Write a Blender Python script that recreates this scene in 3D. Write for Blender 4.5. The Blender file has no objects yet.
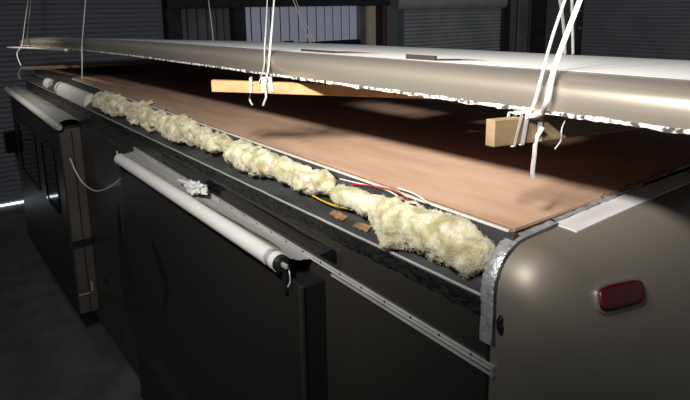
import bpy, math, random
from mathutils import Vector, Matrix, noise
random.seed(7)
SC = bpy.context.scene
COL = SC.collection
# ------------------------------------------------------------------ camera
# photo frame 690x400, principal point (345,130), focal length 590 px; unit S metres per camera-height unit
F, PX, PY, S, ZC = 590.0, 345.0, 130.0, 0.8, 4.2
Dn = Vector((45, 2870, 590)).normalized()
Un = Vector((-455, -120, 590)); Un = (Un - Dn * Un.dot(Dn)).normalized()
Vn = Dn.cross(Un)
cam = bpy.data.objects.new('camera', bpy.data.cameras.new('camera')); COL.objects.link(cam)
right = Vector((Vn[0], Un[0], -Dn[0])); down = Vector((Vn[1], Un[1], -Dn[1])); fwd = Vector((Vn[2], Un[2], -Dn[2]))
m = Matrix((right, -down, -fwd)).transposed().to_4x4(); m.translation = (0, 0, ZC)
cam.matrix_world = m
cam.data.sensor_width = 36; cam.data.lens = 36 * F / 690; cam.data.shift_y = -(200 - PY) / 690
cam.data.clip_start = 0.05
SC.camera = cam
# ------------------------------------------------------------------ world, lights, exposure
w = bpy.data.worlds.new('workshop_air'); SC.world = w; w.use_nodes = True
w.node_tree.nodes['Background'].inputs[0].default_value = (0.80, 0.88, 1.0, 1)
w.node_tree.nodes['Background'].inputs[1].default_value = 0.085
# a short row of work lamps hung beside the camera platform
for k in range(4):
    ld = bpy.data.lights.new('work_lamp', 'SPOT'); ld.energy = 600 if k < 2 else 290; ld.color = (1.0, 0.95, 0.88)
    ld.shadow_soft_size = 0.10; ld.spot_size = math.radians(98 if k < 2 else 112); ld.spot_blend = 1.0
    lo = bpy.data.objects.new('work_lamp', ld); COL.objects.link(lo); lo.location = (-0.3, 0.35 + 0.42 * k, 5.12)
    lo.rotation_euler = Vector((3.0, .9, .02) if k < 2 else (2.4, 2.2, -.85)).to_track_quat('-Z', 'Y').to_euler()
ld = bpy.data.lights.new('front_lamp', 'SPOT'); ld.energy = 120; ld.color = (1.0, 0.93, 0.80); ld.shadow_soft_size = 0.08
ld.spot_size = math.radians(95); ld.spot_blend = 1.0
lo = bpy.data.objects.new('front_lamp', ld); COL.objects.link(lo); lo.location = (0.15, 8.7, 4.9)
lo.rotation_euler = Vector((1.0, 0.05, -.75)).to_track_quat('-Z', 'Y').to_euler()
SC.view_settings.view_transform = 'Standard'; SC.view_settings.look = 'None'
SC.view_settings.gamma = 1; SC.view_settings.exposure = 0; SC.view_settings.use_curve_mapping = False

# ------------------------------------------------------------------ pixel -> place helpers
def ray(p):
    d = Vector((p[0] - PX, p[1] - PY, F)); return Vector((d.dot(Vn), d.dot(Un), -d.dot(Dn)))
C0 = Vector((0, 0, ZC))
def atX(p, x): r = ray(p); return C0 + r * (x / r.x)
def atY(p, y): r = ray(p); return C0 + r * (y / r.y)
def atZ(p, z): r = ray(p); return C0 + r * ((z - ZC) / r.z)
# ------------------------------------------------------------------ materials
def mat(name, col, rough=0.6, metal=0.0, col2=None, nscale=8.0, ndetail=4.0, stretch=(1, 1, 1), bump=0.0, bscale=None,
        spec=0.5, emit=None, estr=0.0, coat=0.0, lo=0.35, hi=0.65, transmission=0.0, alpha=1.0, sheen=0.0):
    mt = bpy.data.materials.new(name); mt.use_nodes = True
    nt = mt.node_tree; b = nt.nodes['Principled BSDF']
    b.inputs['Base Color'].default_value = (*col, 1); b.inputs['Roughness'].default_value = rough
    b.inputs['Metallic'].default_value = metal; b.inputs['Specular IOR Level'].default_value = spec
    b.inputs['Coat Weight'].default_value = coat; b.inputs['Coat Roughness'].default_value = 0.12
    b.inputs['Sheen Weight'].default_value = sheen
    if emit:
        b.inputs['Emission Color'].default_value = (*emit, 1); b.inputs['Emission Strength'].default_value = estr
    if col2 or bump:
        tc = nt.nodes.new('ShaderNodeTexCoord'); mp = nt.nodes.new('ShaderNodeMapping'); mp.inputs['Scale'].default_value = stretch
        nt.links.new(tc.outputs['Object'], mp.inputs[0])
    if col2:
        nz = nt.nodes.new('ShaderNodeTexNoise'); nz.inputs['Scale'].default_value = nscale; nz.inputs['Detail'].default_value = ndetail
        cr = nt.nodes.new('ShaderNodeValToRGB'); cr.color_ramp.elements[0].position = lo; cr.color_ramp.elements[1].position = hi
        cr.color_ramp.elements[0].color = (*col, 1); cr.color_ramp.elements[1].color = (*col2, 1)
        nt.links.new(mp.outputs[0], nz.inputs['Vector']); nt.links.new(nz.outputs['Fac'], cr.inputs[0]); nt.links.new(cr.outputs[0], b.inputs['Base Color'])
    if bump:
        n2 = nt.nodes.new('ShaderNodeTexNoise'); n2.inputs['Scale'].default_value = bscale or nscale; n2.inputs['Detail'].default_value = 5
        bp = nt.nodes.new('ShaderNodeBump'); bp.inputs['Strength'].default_value = bump; bp.inputs['Distance'].default_value = 0.01
        nt.links.new(mp.outputs[0], n2.inputs['Vector']); nt.links.new(n2.outputs['Fac'], bp.inputs['Height']); nt.links.new(bp.outputs[0], b.inputs['Normal'])
    return mt
M = {}
M['concrete'] = mat('concrete', (0.10, 0.09, 0.085), 0.8, col2=(0.15, 0.14, 0.13), nscale=2, bump=0.1, bscale=40)
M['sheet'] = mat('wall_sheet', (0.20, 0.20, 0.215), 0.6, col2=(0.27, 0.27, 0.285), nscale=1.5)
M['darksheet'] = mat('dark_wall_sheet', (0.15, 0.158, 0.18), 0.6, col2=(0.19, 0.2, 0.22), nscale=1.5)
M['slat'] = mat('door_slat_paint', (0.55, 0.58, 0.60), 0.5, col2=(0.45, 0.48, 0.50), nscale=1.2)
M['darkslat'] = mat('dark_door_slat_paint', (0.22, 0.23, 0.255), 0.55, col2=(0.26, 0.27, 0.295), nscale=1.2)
M['steel'] = mat('dark_steel_column', (0.025, 0.025, 0.03), 0.6, col2=(0.05, 0.045, 0.05), nscale=3)
M['navy'] = mat('navy_steel', (0.012, 0.016, 0.045), 0.5)
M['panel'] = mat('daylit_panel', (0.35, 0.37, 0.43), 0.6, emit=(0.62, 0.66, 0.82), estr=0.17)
M['panelrib'] = mat('panel_rib', (0.05, 0.05, 0.07), 0.6)
M['post'] = mat('pale_wood_post', (0.9, 0.76, 0.58), 0.7, col2=(0.8, 0.66, 0.48), nscale=3)
M['rust'] = mat('rusty_pipe', (0.12, 0.05, 0.035), 0.7)
M['daylight'] = mat('daylight_gap', (1, 1, 1), 0.5, emit=(0.85, 0.93, 1.0), estr=2.2)
M['paint'] = mat('taupe_metallic_paint', (0.40, 0.36, 0.295), 0.52, 0.6, coat=0.0)
M['roofpaint'] = mat('roof_edge_taupe_paint', (0.56, 0.50, 0.42), 0.34, 0.8, col2=(0.62, 0.56, 0.47), nscale=2, stretch=(1, .4, 1), coat=0.1)
M['sidepaint'] = mat('dark_side_paint', (0.048, 0.044, 0.038), 0.38, 0.3, coat=0.1)
M['slidepaint'] = mat('black_brown_slide_paint', (0.022, 0.020, 0.018), 0.38, 0.0, spec=0.25)
M['swoosh'] = mat('dark_swoosh_paint', (0.006, 0.006, 0.007), 0.15, coat=0.4)
M['slideend'] = mat('slide_end_skin', (0.10, 0.09, 0.078), 0.5, col2=(0.075, 0.067, 0.06), nscale=3)
M['rooftop'] = mat('pale_roof_membrane', (0.86, 0.86, 0.86), 0.4, col2=(0.93, 0.93, 0.92), nscale=1.4, stretch=(2, .5, 1), spec=0.6)
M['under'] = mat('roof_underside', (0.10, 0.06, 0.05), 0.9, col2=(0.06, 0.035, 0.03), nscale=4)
M['curb'] = mat('dark_brown_vent_curb', (0.022, 0.012, 0.011), 0.7)
M['seal'] = mat('crumbled_white_sealant', (0.72, 0.70, 0.65), 0.9, col2=(0.07, 0.06, 0.055), nscale=38, ndetail=6, lo=0.50, hi=0.58, bump=0.8, bscale=60)
M['ply'] = mat('pinkish_plywood', (0.54, 0.34, 0.235), 0.75, col2=(0.66, 0.44, 0.315), nscale=3.2, ndetail=7, stretch=(2.6, 0.5, 1), bump=0.05, bscale=30)
M['plyedge'] = mat('plywood_edge', (0.20, 0.11, 0.06), 0.9, col2=(0.30, 0.18, 0.10), nscale=30)
M['white'] = mat('white_paint', (0.80, 0.79, 0.76), 0.5, col2=(0.70, 0.69, 0.66), nscale=12)
M['gray'] = mat('grey_flashing', (0.075, 0.078, 0.082), 0.5, 0.2, col2=(0.03, 0.031, 0.034), nscale=9, stretch=(1, .3, 1), bump=0.15, bscale=25)
M['patch'] = mat('white_filler_patch', (0.80, 0.80, 0.80), 0.55, col2=(0.70, 0.70, 0.70), nscale=6, bump=0.08)
M['tapeblack'] = mat('black_sealant_tape', (0.006, 0.006, 0.007), 0.18, col2=(0.022, 0.022, 0.024), nscale=45, ndetail=6, stretch=(1, .5, 1), bump=1.0, bscale=70)
M['foil'] = mat('silver_foil_tape', (0.62, 0.63, 0.65), 0.42, 0.55, col2=(0.36, 0.37, 0.39), nscale=26, ndetail=6, lo=.45, hi=.75, bump=0.7, bscale=55)
M['alu'] = mat('aluminium_rail', (0.66, 0.66, 0.65), 0.4, 0.4, col2=(0.48, 0.48, 0.47), nscale=20, stretch=(1, .2, 1))
M['fabric'] = mat('grey_topper_fabric', (0.42, 0.42, 0.41), 0.85, col2=(0.30, 0.30, 0.29), nscale=22, stretch=(6, .15, 1))
M['roller'] = mat('white_topper_vinyl', (0.82, 0.81, 0.79), 0.45, col2=(0.76, 0.75, 0.73), nscale=3)
M['black'] = mat('black_plastic', (0.012, 0.012, 0.013), 0.45)
M['glass'] = mat('dark_window_glass', (0.006, 0.006, 0.008), 0.06)
M['red'] = mat('red_marker_lens', (0.085, 0.004, 0.006), 0.35, col2=(0.05, 0.003, 0.004), nscale=60, coat=0.4)
M['chrome'] = mat('lens_bezel', (0.5, 0.46, 0.42), 0.3, 0.8)
M['wood'] = mat('pine_lumber', (0.50, 0.28, 0.12), 0.65, col2=(0.62, 0.38, 0.18), nscale=7, ndetail=6, stretch=(.35, 3, 3), bump=0.08, bscale=14)
M['shadewood'] = mat('shaded_lumber', (0.28, 0.19, 0.10), 0.75, col2=(0.38, 0.27, 0.155), nscale=7, ndetail=6, stretch=(.35, 3, 3), bump=0.1, bscale=14)  # lumber colour darkened to carry the near beam's lower light
M['dullstrap'] = mat('grey_webbing', (0.42, 0.415, 0.40), 0.7, col2=(0.52, 0.51, 0.50), nscale=40)
M['strap'] = mat('white_webbing', (0.70, 0.69, 0.67), 0.7, col2=(0.55, 0.54, 0.52), nscale=40)
M['wool'] = mat('yellow_glass_wool', (0.44, 0.39, 0.19), 0.95, col2=(0.80, 0.765, 0.56), nscale=13, ndetail=8, lo=.36, hi=.62, bump=0.9, bscale=45, sheen=0.3)  # olive end of the mix puts the wool's shadows into its colour
M['fibre'] = mat('glass_wool_fibre', (0.66, 0.61, 0.42), 0.9, col2=(0.76, 0.73, 0.57), nscale=14)
M['kraft'] = mat('brown_kraft_facing', (0.16, 0.09, 0.045), 0.9, col2=(0.32, 0.19, 0.10), nscale=18)
M['wirey'] = mat('yellow_wire_sheath', (0.75, 0.52, 0.02), 0.4)
M['wirer'] = mat('red_wire_sheath', (0.45, 0.03, 0.025), 0.4)
M['wirew'] = mat('white_wire_sheath', (0.78, 0.76, 0.72), 0.5)
M['cloth'] = mat('white_rag_cloth', (0.78, 0.80, 0.79), 0.9, col2=(0.62, 0.65, 0.64), nscale=20)
M['dirt'] = mat('grimy_ledge', (0.20, 0.175, 0.145), 0.8, col2=(0.07, 0.06, 0.055), nscale=14, ndetail=6, stretch=(1, .35, 1), bump=.3)

# ------------------------------------------------------------------ mesh helpers
class MB:
    def __init__(s): s.v = []; s.f = []
    def add(s, vs, fs):
        o = len(s.v); s.v += [tuple(v) for v in vs]; s.f += [tuple(i + o for i in f) for f in fs]; return s
    def box(s, a, b):
        x0, y0, z0 = a; x1, y1, z1 = b
        vs = [(x0,y0,z0),(x1,y0,z0),(x1,y1,z0),(x0,y1,z0),(x0,y0,z1),(x1,y0,z1),(x1,y1,z1),(x0,y1,z1)]
        return s.add(vs, [(0,3,2,1),(4,5,6,7),(0,1,5,4),(1,2,6,5),(2,3,7,6),(3,0,4,7)])
    def grid(s, rows, closed_u=False, closed_v=False, flip=False):
        n, k = len(rows), len(rows[0]); vs = [p for r in rows for p in r]; fs = []
        for i in range(n if closed_v else n - 1):
            for j in range(k if closed_u else k - 1):
                q = (i*k+j, i*k+(j+1)%k, ((i+1)%n)*k+(j+1)%k, ((i+1)%n)*k+j)
                fs.append(q[::-1] if flip else q)
        return s.add(vs, fs)
    def tube(s, path, r, seg=8, r2=None, up=(0, 0, 1), cap=True):
        path = [Vector(p) for p in path]; rows = []; pu = Vector(up)
        for i, p in enumerate(path):
            t = (path[min(i+1, len(path)-1)] - path[max(i-1, 0)]).normalized()
            a = t.cross(pu)
            if a.length < 1e-3: a = t.cross(Vector((1, 0.2, 0)))
            a.normalize(); b = a.cross(t).normalized()
            rr = r[i] if isinstance(r, (list, tuple)) else r; rb = r2 if r2 else rr
            rows.append([p + a * (rr * math.cos(2*math.pi*j/seg)) + b * (rb * math.sin(2*math.pi*j/seg)) for j in range(seg)])
        o = len(s.v); s.grid(rows, closed_u=True); n = len(rows)
        if cap:
            s.f.append(tuple(o + j for j in range(seg))[::-1]); s.f.append(tuple(o + (n-1)*seg + j for j in range(seg)))
        return s
    def loft(s, prof, ys, close=True):
        """profile [(x,z)] closed loop extruded along y values"""
        n = len(prof); rows = [[(x, y, z) for x, z in prof] for y in ys]; o = len(s.v)
        s.grid(rows, closed_u=True)
        if close:
            s.f.append(tuple(o + j for j in range(n))); s.f.append(tuple(o + (len(ys)-1)*n + j for j in range(n))[::-1])
        return s
    def build(s, name, material, parent=None, smooth=False, bevel=0.0, angle=40):
        me = bpy.data.meshes.new(name); me.from_pydata(s.v, [], s.f); me.update()
        import bmesh
        bm = bmesh.new(); bm.from_mesh(me); bmesh.ops.recalc_face_normals(bm, faces=bm.faces); bm.to_mesh(me); bm.free()
        mats = material if isinstance(material, (list, tuple)) else [material]
        for q in mats: me.materials.append(M[q])
        if smooth:
            for p in me.polygons: p.use_smooth = True
            try: me.set_sharp_from_angle(angle=math.radians(angle))
            except Exception: pass
        o = bpy.data.objects.new(name, me); COL.objects.link(o)
        if parent: o.parent = parent
        if bevel:
            bv = o.modifiers.new('bevel', 'BEVEL'); bv.width = bevel; bv.segments = 2; bv.limit_method = 'ANGLE'
        return o
def tag(o, label=None, cat=None, group=None, kind=None):
    if label: o['label'] = label
    if cat: o['category'] = cat
    if group: o['group'] = group
    if kind: o['kind'] = kind
    return o
def empty(name, loc):
    o = bpy.data.objects.new(name, None); COL.objects.link(o); o.location = loc; o.empty_display_size = 0.1
    return o
def adopt(parent, *objs):
    """parent while keeping world placement (parents are unrotated empties/meshes)"""
    for o in objs:
        o.parent = parent; o.matrix_parent_inverse = Matrix.Translation(-gloc(parent))
def gloc(o):
    v = Vector(o.location)
    return v
def frange(a, b, n): return [a + (b - a) * i / (n - 1) for i in range(n)]
def smoothpath(pts, n=8):
    """Catmull-Rom through points"""
    P = [Vector(p) for p in pts]; P = [P[0]*2 - P[1]] + P + [P[-1]*2 - P[-2]]; out = []
    for i in range(1, len(P) - 2):
        for k in range(n):
            t = k / n; a, b, c, d = P[i-1], P[i], P[i+1], P[i+2]
            out.append(0.5 * ((2*b) + (c-a)*t + (2*a-5*b+4*c-d)*t*t + (3*b-a-3*c+d)*t**3))
    out.append(P[-2]); return out

# ================================================================== SETTING
WY = 14.6                                                    # back wall plane
ZH = atY((300, 6.5), WY - .3).z                        # underside of the header beam
Z2 = atY((450, 9.5), WY - .3).z                        # underside of door 2's roll housing
def wx(px): return atY((px, 25), WY).x
fl = MB().box((-9, -6, -0.1), (24, WY + 0.3, 0)).build('floor', 'concrete'); tag(fl, kind='structure')
XR = wx(537) + 0.25                                          # side wall plane
wb = MB().box((-9, WY + 0.12, 0), (XR, WY + 0.3, 7.5)).build('wall_back', 'darksheet'); tag(wb, kind='structure')
wr = MB().box((XR, -6, 0), (XR + 0.2, WY + 0.3, 7.5)).build('wall_right', 'darksheet'); tag(wr, kind='structure')
def slats(axis, a0, a1, z0, z1, pos, pitch, depth):
    """roll-up door curtain: a run of convex slats; axis 'x' -> on back wall at y=pos, axis 'y' -> on side wall at x=pos"""
    mb = MB(); n = int((z1 - z0) / pitch)
    for i in range(n):
        zb = z0 + i * pitch; pr = []
        for k in range(5):
            t = k / 4; pr.append((zb + pitch * (0.04 + 0.90 * t), depth * math.sin(math.pi * t) ** 0.7 + 0.003))
        pr.append((zb + pitch * 0.98, -0.01 if depth > .02 else 0.0))
        if axis == 'x': rows = [[(a, pos - d, z) for z, d in pr] for a in (a0, a1)]
        else: rows = [[(pos - d, a, z) for z, d in pr] for a in (a0, a1)]
        mb.grid(rows)
    return mb
# door 1 (behind the motorhome's nose), down to the floor with daylight under it
x0, x1 = -4.0, wx(163)
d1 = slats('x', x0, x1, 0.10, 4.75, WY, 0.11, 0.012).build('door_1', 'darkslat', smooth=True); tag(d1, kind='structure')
gp = MB().box((x0, WY - 0.01, 0.015), (wx(46), WY + 0.02, 0.055)).build('daylight_gap', 'daylight'); adopt(d1, gp)
hd = MB().box((x0 - .1, WY - 0.28, 4.75), (x1 + .1, WY + 0.1, 5.3)).build('roll_housing', 'darksheet'); adopt(d1, hd)
# door 2
x0, x1 = wx(402), wx(500)
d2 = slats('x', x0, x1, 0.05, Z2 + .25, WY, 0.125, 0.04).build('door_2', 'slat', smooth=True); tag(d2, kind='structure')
hb = MB(); rr = []
for k in range(13):
    a = math.pi * (0.5 + k / 12); rr.append((WY - 0.02 + 0.24 * math.cos(a) - .02, Z2 + .27 + 0.27 * math.sin(a)))
hb.grid([[(x, y, z) for y, z in rr] for x in (wx(393), wx(501))])
hh = hb.build('roll_housing', 'slat', smooth=True); adopt(d2, hh)
g1 = MB().box((wx(398), WY - .05, 0), (wx(403), WY + .05, 4.6)).build('guide_rail', 'darksheet'); adopt(d2, g1)
# door 3 on the side wall
def sy(px): return atX((px, 25), XR).y
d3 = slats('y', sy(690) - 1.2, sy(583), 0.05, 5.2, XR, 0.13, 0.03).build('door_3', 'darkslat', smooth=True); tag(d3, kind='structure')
gd = MB().box((XR - .06, sy(583), 0), (XR, sy(577), 5.3)).build('guide_rail', 'steel'); adopt(d3, gd)
for py in (10.5, 28):
    p = atX((580, py), XR - .06)
    bl = MB().tube([p, p + Vector((-.03, 0, 0))], 0.045, 8).build('bolt', 'alu'); adopt(gd, bl)
# columns, posts and panels between doors
n = 0
def trim(px0, px1, dep, material, z0=0, z1=5.6):
    global n; n += 1
    o = MB().box((wx(px0), WY + 0.12 - dep, z0), (wx(px1), WY + 0.12, z1)).build('trim_%d' % n, material); tag(o, kind='structure'); return o
trim(165, 178, 0.35, 'steel'); trim(231, 242, 0.35, 'steel'); trim(358, 363, 0.25, 'darksheet')
trim(364.5, 371, 0.35, 'post', 0, 4.80); trim(372, 383, 0.3, 'steel'); trim(384, 397, 0.2, 'sheet'); trim(500.5, 506, 0.3, 'steel')
pp = MB().tube([(wx(379), WY - .25, 0), (wx(379), WY - .25, 4.3)], 0.07, 10).build('trim_%d' % (n + 1), 'rust', smooth=True); tag(pp, kind='structure'); n += 1
c = MB().box((XR - 0.5, WY - 0.25, 0), (XR, WY + 0.12, 6)).build('trim_%d' % (n + 1), 'steel'); tag(c, kind='structure'); n += 1
# header beam over the panel bays
hbm = MB().box((wx(165), WY - 0.3, ZH), (wx(384), WY - 0.12, ZH + .5)).build('trim_%d' % (n + 1), 'steel'); tag(hbm, kind='structure'); n += 1
# unlit ribbed sheets between columns
def sheets(name, pxs, material, y, z0, z1):
    root = None
    for a, b in zip(pxs[:-1], pxs[1:]):
        A, B = wx(a), wx(b); g = (B - A) * 0.06; mb = MB(); d = 0.04
        mb.grid([[(A + g, y + d, z), (A + 2.2*g, y, z), (B - 2.2*g, y, z), (B - g, y + d, z)] for z in (z0, z1)])
        o = mb.build('panel', material)
        if root is None:
            root = MB().box((wx(pxs[0]), y + 0.045, z0), (wx(pxs[-1]), y + 0.07, z1)).build(name, 'panelrib'); tag(root, kind='structure')
        adopt(root, o)
    return root
sheets('wall_panel_dim', [178, 188, 198, 208, 217.5, 224.5, 231], 'sheet', WY + .02, 0, 4.80)
sheets('wall_panel_right', [506, 518, 530], 'sheet', WY + .02, 0, 5.6)
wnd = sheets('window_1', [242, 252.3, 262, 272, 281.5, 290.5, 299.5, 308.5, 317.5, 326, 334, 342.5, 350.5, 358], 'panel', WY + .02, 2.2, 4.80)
b1 = MB().box((wx(282), WY - .12, atY((320, 43.5), WY - .1).z - .07), (wx(358), WY - .02, atY((320, 42), WY - .1).z + .02)).build('navy_rail', 'navy')
b2 = MB().box((wx(282), WY - .14, 0.3), (wx(291), WY - .03, atY((287, 41), WY - .1).z)).build('navy_post', 'navy')
b3 = MB().box((wx(349), WY - .14, 0.3), (wx(358), WY - .03, atY((354, 41), WY - .1).z)).build('navy_post', 'navy')
adopt(wnd, b1, b2, b3)

# ================================================================== MOTORHOME
XS, XE, YS, YF = 1.584, 4.084, 1.25, 11.2        # left skin, right skin, rear seam, front
XM = (XS + XE) / 2
ZD = 3.40                                        # plywood deck height
mh = empty('motorhome', (XM, 6.0, 0))
tag(mh, 'long taupe motorhome with its roof skin removed and bare plywood deck showing', 'motorhome')
def part(o): adopt(mh, o); return o
def sub(p, o): adopt(p, o); return o
# left side wall with floor skirt (rounded vertically at the front)
ys = [YS, YS + .02] + frange(2, YF - .6, 14)
side = MB()
pr = [(XS, 0.42), (XS, 3.165), (XS + .02, 3.165), (XS + .03, 3.16), (XS + .03, 0.42)]
side.loft(pr, ys); sw = part(side.build('side_wall', 'sidepaint'))
o = MB().loft([(XE, .42), (XE, 3.165), (XE - .03, 3.165), (XE - .03, .42)], [YS, YF - .6]).build('side_wall', 'sidepaint'); part(o)
# front cap: rounded nose
fr = []
for i in range(13):
    a = math.pi * i / 12; ca, sa = math.cos(a), math.sin(a)
    ex = lambda q: math.copysign(abs(q) ** 0.5, q)
    fr.append((XM - ex(ca) * 1.25, YF - .6 + .6 * abs(sa) ** 0.5))
rows = []
for z, k in ((.42, .97), (1.5, 1.0), (2.6, 1.0), (2.9, .985), (3.08, .95), (3.18, .88), (3.22, .75)):
    rows.append([(XM + (x - XM) * k, YF - .6 + (y - YF + .6) * (k if y > YF - .55 else 1), z) for x, y in fr])
part(MB().grid(rows).build('front_cap', 'sidepaint', smooth=True))
# underside/chassis body
part(MB().box((XS + .06, 0.9, .42), (XE - .06, YF - .3, 1.0)).build('chassis', 'black'))
def wheel(y, x):
    mb = MB(); prof = [(0, .18), (.12, .19), (.14, .30), (.145, .40), (.10, .48), (-.10, .48), (-.145, .40), (-.14, .30), (-.12, .19), (0, .17)]
    rows = [[(x + d, y + r * math.cos(2*math.pi*j/28), .48 + r * math.sin(2*math.pi*j/28)) for j in range(28)] for d, r in prof]
    return mb.grid(rows, closed_u=True)
for y in (3.4, 9.6):
    for x in (XS + .2, XE - .2): part(wheel(y, x).build('wheel', 'black', smooth=True))
# roof edge ledge the insulation lies on
ledge = [(XS + .004, 3.168), (XS + .03, 3.185), (XS + .085, 3.225), (XS + .105, 3.30), (XS + .115, 3.385), (XS + .14, 3.385), (XS + .14, 3.10), (XS + .03, 3.10)]
led = part(MB().loft(ledge, [YS] + frange(1.6, YF - .75, 10)).build('edge_ledge', 'gray'))
led2 = part(MB().loft([(XE - (x - XS), z) for x, z in ledge], [YS, YF - .75]).build('edge_ledge', 'gray'))
# plywood deck
dk = MB(); xl = XS + 0.136
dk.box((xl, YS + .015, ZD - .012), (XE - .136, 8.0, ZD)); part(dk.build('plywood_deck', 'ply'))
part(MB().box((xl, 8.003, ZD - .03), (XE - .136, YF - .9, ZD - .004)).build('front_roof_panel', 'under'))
part(MB().box((xl - .004, YS + .02, ZD - .016), (xl - .0005, 7.98, ZD - .001)).build('deck_edge', 'plyedge'))
part(MB().box((xl - .017, YS + .03, ZD - .014), (xl - .006, 7.95, ZD - .006)).build('edge_trim', 'white'))
part(MB().box((xl + .02, YS + .05, 1.0), (XE - .15, YF - 1.0, ZD - .02)).build('interior_mass', 'black'))
# silver lip and black sealant tape along the top of the side wall
lip = MB()
rows = []
for y in frange(YS + .03, YF - .8, 120):
    j = 0.0025 * noise.noise((y * 7, 1, 2)); rows.append([(XS - .002, y, 3.162 + j), (XS - .003, y, 3.168 + j), (XS + .003, y, 3.172 + j), (XS + .006, y, 3.168 + j)])
part(lip.grid(rows).build('silver_lip', 'alu'))
tp = MB(); rows = []
for y in frange(YS + .01, YF - .8, 420):
    hi_, lo_ = 3.157, 3.094 + .010 * noise.noise((y * 9, 5, 1)) + .006 * noise.noise((y * 31, 2, 8)); r = []
    for k in range(7):
        t = k / 6; b = .006 + .007 * noise.noise((y * 26, t * 4, 3.3)) + .004 * noise.noise((y * 70, t * 9, 1.3)); r.append((XS - max(b, .001), y, lo_ + (hi_ - lo_) * t))
    rows.append(r)
part(tp.grid(rows).build('sealant_tape', 'tapeblack', smooth=True))
# long narrow dark window with rounded rear corner and frame, between tape and awning rail
def zr(y): return 2.908 + 0.024 * (y - 1.22)       # awning rail line
def rrect(y0, y1, z0f, z1f, r, x, seg=6):
    pts = []
    for cy, s0, cz in ((y0 + r, 180, 'b'), (y1 - r, 270, 'b'), (y1 - r, 0, 't'), (y0 + r, 90, 't')):
        for k in range(seg + 1):
            a = math.radians(s0 + 90 * k / seg); y = cy + r * math.cos(a)
            z = (z0f(cy) + r if cz == 'b' else z1f(cy) - r) + r * math.sin(a)
            pts.append((x, y, z))
    return pts
def ringplate(o_, i_):
    mb = MB(); k = len(o_); mb.add(o_ + i_, [(j, (j+1) % k, k + (j+1) % k, k + j) for j in range(k)]); return mb
wy0, wy1 = 2.16, 4.55
outer = rrect(wy0, wy1, lambda y: zr(y) + .022, lambda y: zr(y) + .135, .035, XS - .006); inner = rrect(wy0 + .022, wy1 - .02, lambda y: zr(y) + .034, lambda y: zr(y) + .113, .028, XS - .006)
inner2 = [(XS + .004, y, z) for _, y, z in inner]; outer2 = [(XS + .0, y, z) for _, y, z in outer]
mb = ringplate(outer, inner); k = len(outer)
mb.add(outer + outer2, [(j, (j+1) % k, k + (j+1) % k, k + j) for j in range(k)]); mb.add(inner + inner2, [(j, (j+1) % k, k + (j+1) % k, k + j) for j in range(k)])
wf = part(mb.build('window', 'sidepaint'))
g = MB().add([(XS - .002, y, z) for _, y, z in inner], [tuple(range(len(inner)))]).build('pane', 'glass'); sub(wf, g)
# awning rail with lower lip and screws
ry0, ry1 = 1.225, 5.25
rl = MB(); rows = []
sec = [(0, .014), (-.010, .017), (-.014, .010), (-.012, .002), (-.016, -.006), (-.012, -.012), (0, -.012)]
for y in frange(ry0, ry1, 6): rows.append([(XS + dx, y, zr(y) + dz) for dx, dz in sec])
rl.grid(rows); rl.add(rows[0], [tuple(range(len(sec)))])
rail = part(rl.build('awning_rail', 'alu'))
l2 = MB(); rows = []
for y in frange(ry0 + .005, 2.23, 3): rows.append([(XS, y, zr(y) - .022), (XS - .012, y, zr(y) - .022), (XS - .014, y, zr(y) - .030), (XS, y, zr(y) - .032)])
l2.grid(rows); sub(rail, l2.build('lower_lip', 'alu'))
y = ry0 + .10
while y < 4.9:
    sub(rail, MB().tube([(XS - .008, y, zr(y) + .009), (XS - .0165, y, zr(y) + .009)], .0048, 7).build('screw', 'black')); y += .165
sub(rail, MB().box((XS - .02, ry0 - .008, zr(ry0) - .03), (XS, ry0 + .004, zr(ry0) + .016)).build('end_cap', 'alu', bevel=.002))
# ---- slide-out rooms
def slide(yr, yf, x, z0, z1, ends):
    r = empty('slide_out_room', (x, yr, z0)); part(r)
    sub2 = lambda o: (setattr(o, 'parent', r), setattr(o, 'matrix_parent_inverse', Matrix.Translation(-Vector((x, yr, z0)))), o)[2]
    r.matrix_parent_inverse = Matrix.Translation(-Vector(mh.location))
    sub2(MB().box((x, yr, z0), (x + .012, yf, z1)).build('face', 'slidepaint', bevel=.004))
    sub2(MB().box((x + .012, yr + .006, z0 + .01), (XS - .002, yf - .006, z1 - .01)).build('room_shell', ends))
    sub2(MB().box((x - .006, yr - .004, z0), (x + .014, yr + .022, z1)).build('corner_trim', 'sidepaint', bevel=.003))
    sub2(MB().box((x - .006, yr, z0 - .015), (x + .02, yf, z0 + .01)).build('bottom_trim', 'black'))
    return r, sub2
SX = 1.435
s1, s1s = slide(2.29, 5.25, SX, .60, 2.86, 'black')
# dark graphic sweeps on slide face
def sweep(pts, wd, x, mname):
    P = smoothpath(pts, 10); mb = MB(); rows = []; nP = len(P)
    for i, p in enumerate(P):
        t = (P[min(i+1, nP-1)] - P[max(i-1, 0)]).normalized(); nrm = Vector((0, -t.z, t.y)); ww = wd * math.sin(math.pi * (0.04 + .92 * i / (nP - 1)))
        rows.append([(x, p.y + nrm.y * ww, p.z + nrm.z * ww), (x, p.y - nrm.y * ww, p.z - nrm.z * ww)])
    return mb.grid(rows)
def fx(px, py): return atX((px, py), SX - .001)
s1s(sweep([fx(118, 205), fx(128, 300), fx(150, 350), fx(215, 440)], .20, SX - .0015, 'swoosh').build('graphic', 'swoosh'))
s1s(sweep([fx(150, 235), fx(158, 260), fx(166, 285), fx(163, 310)], .06, SX - .002, 'swoosh').build('graphic', 'swoosh'))
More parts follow.
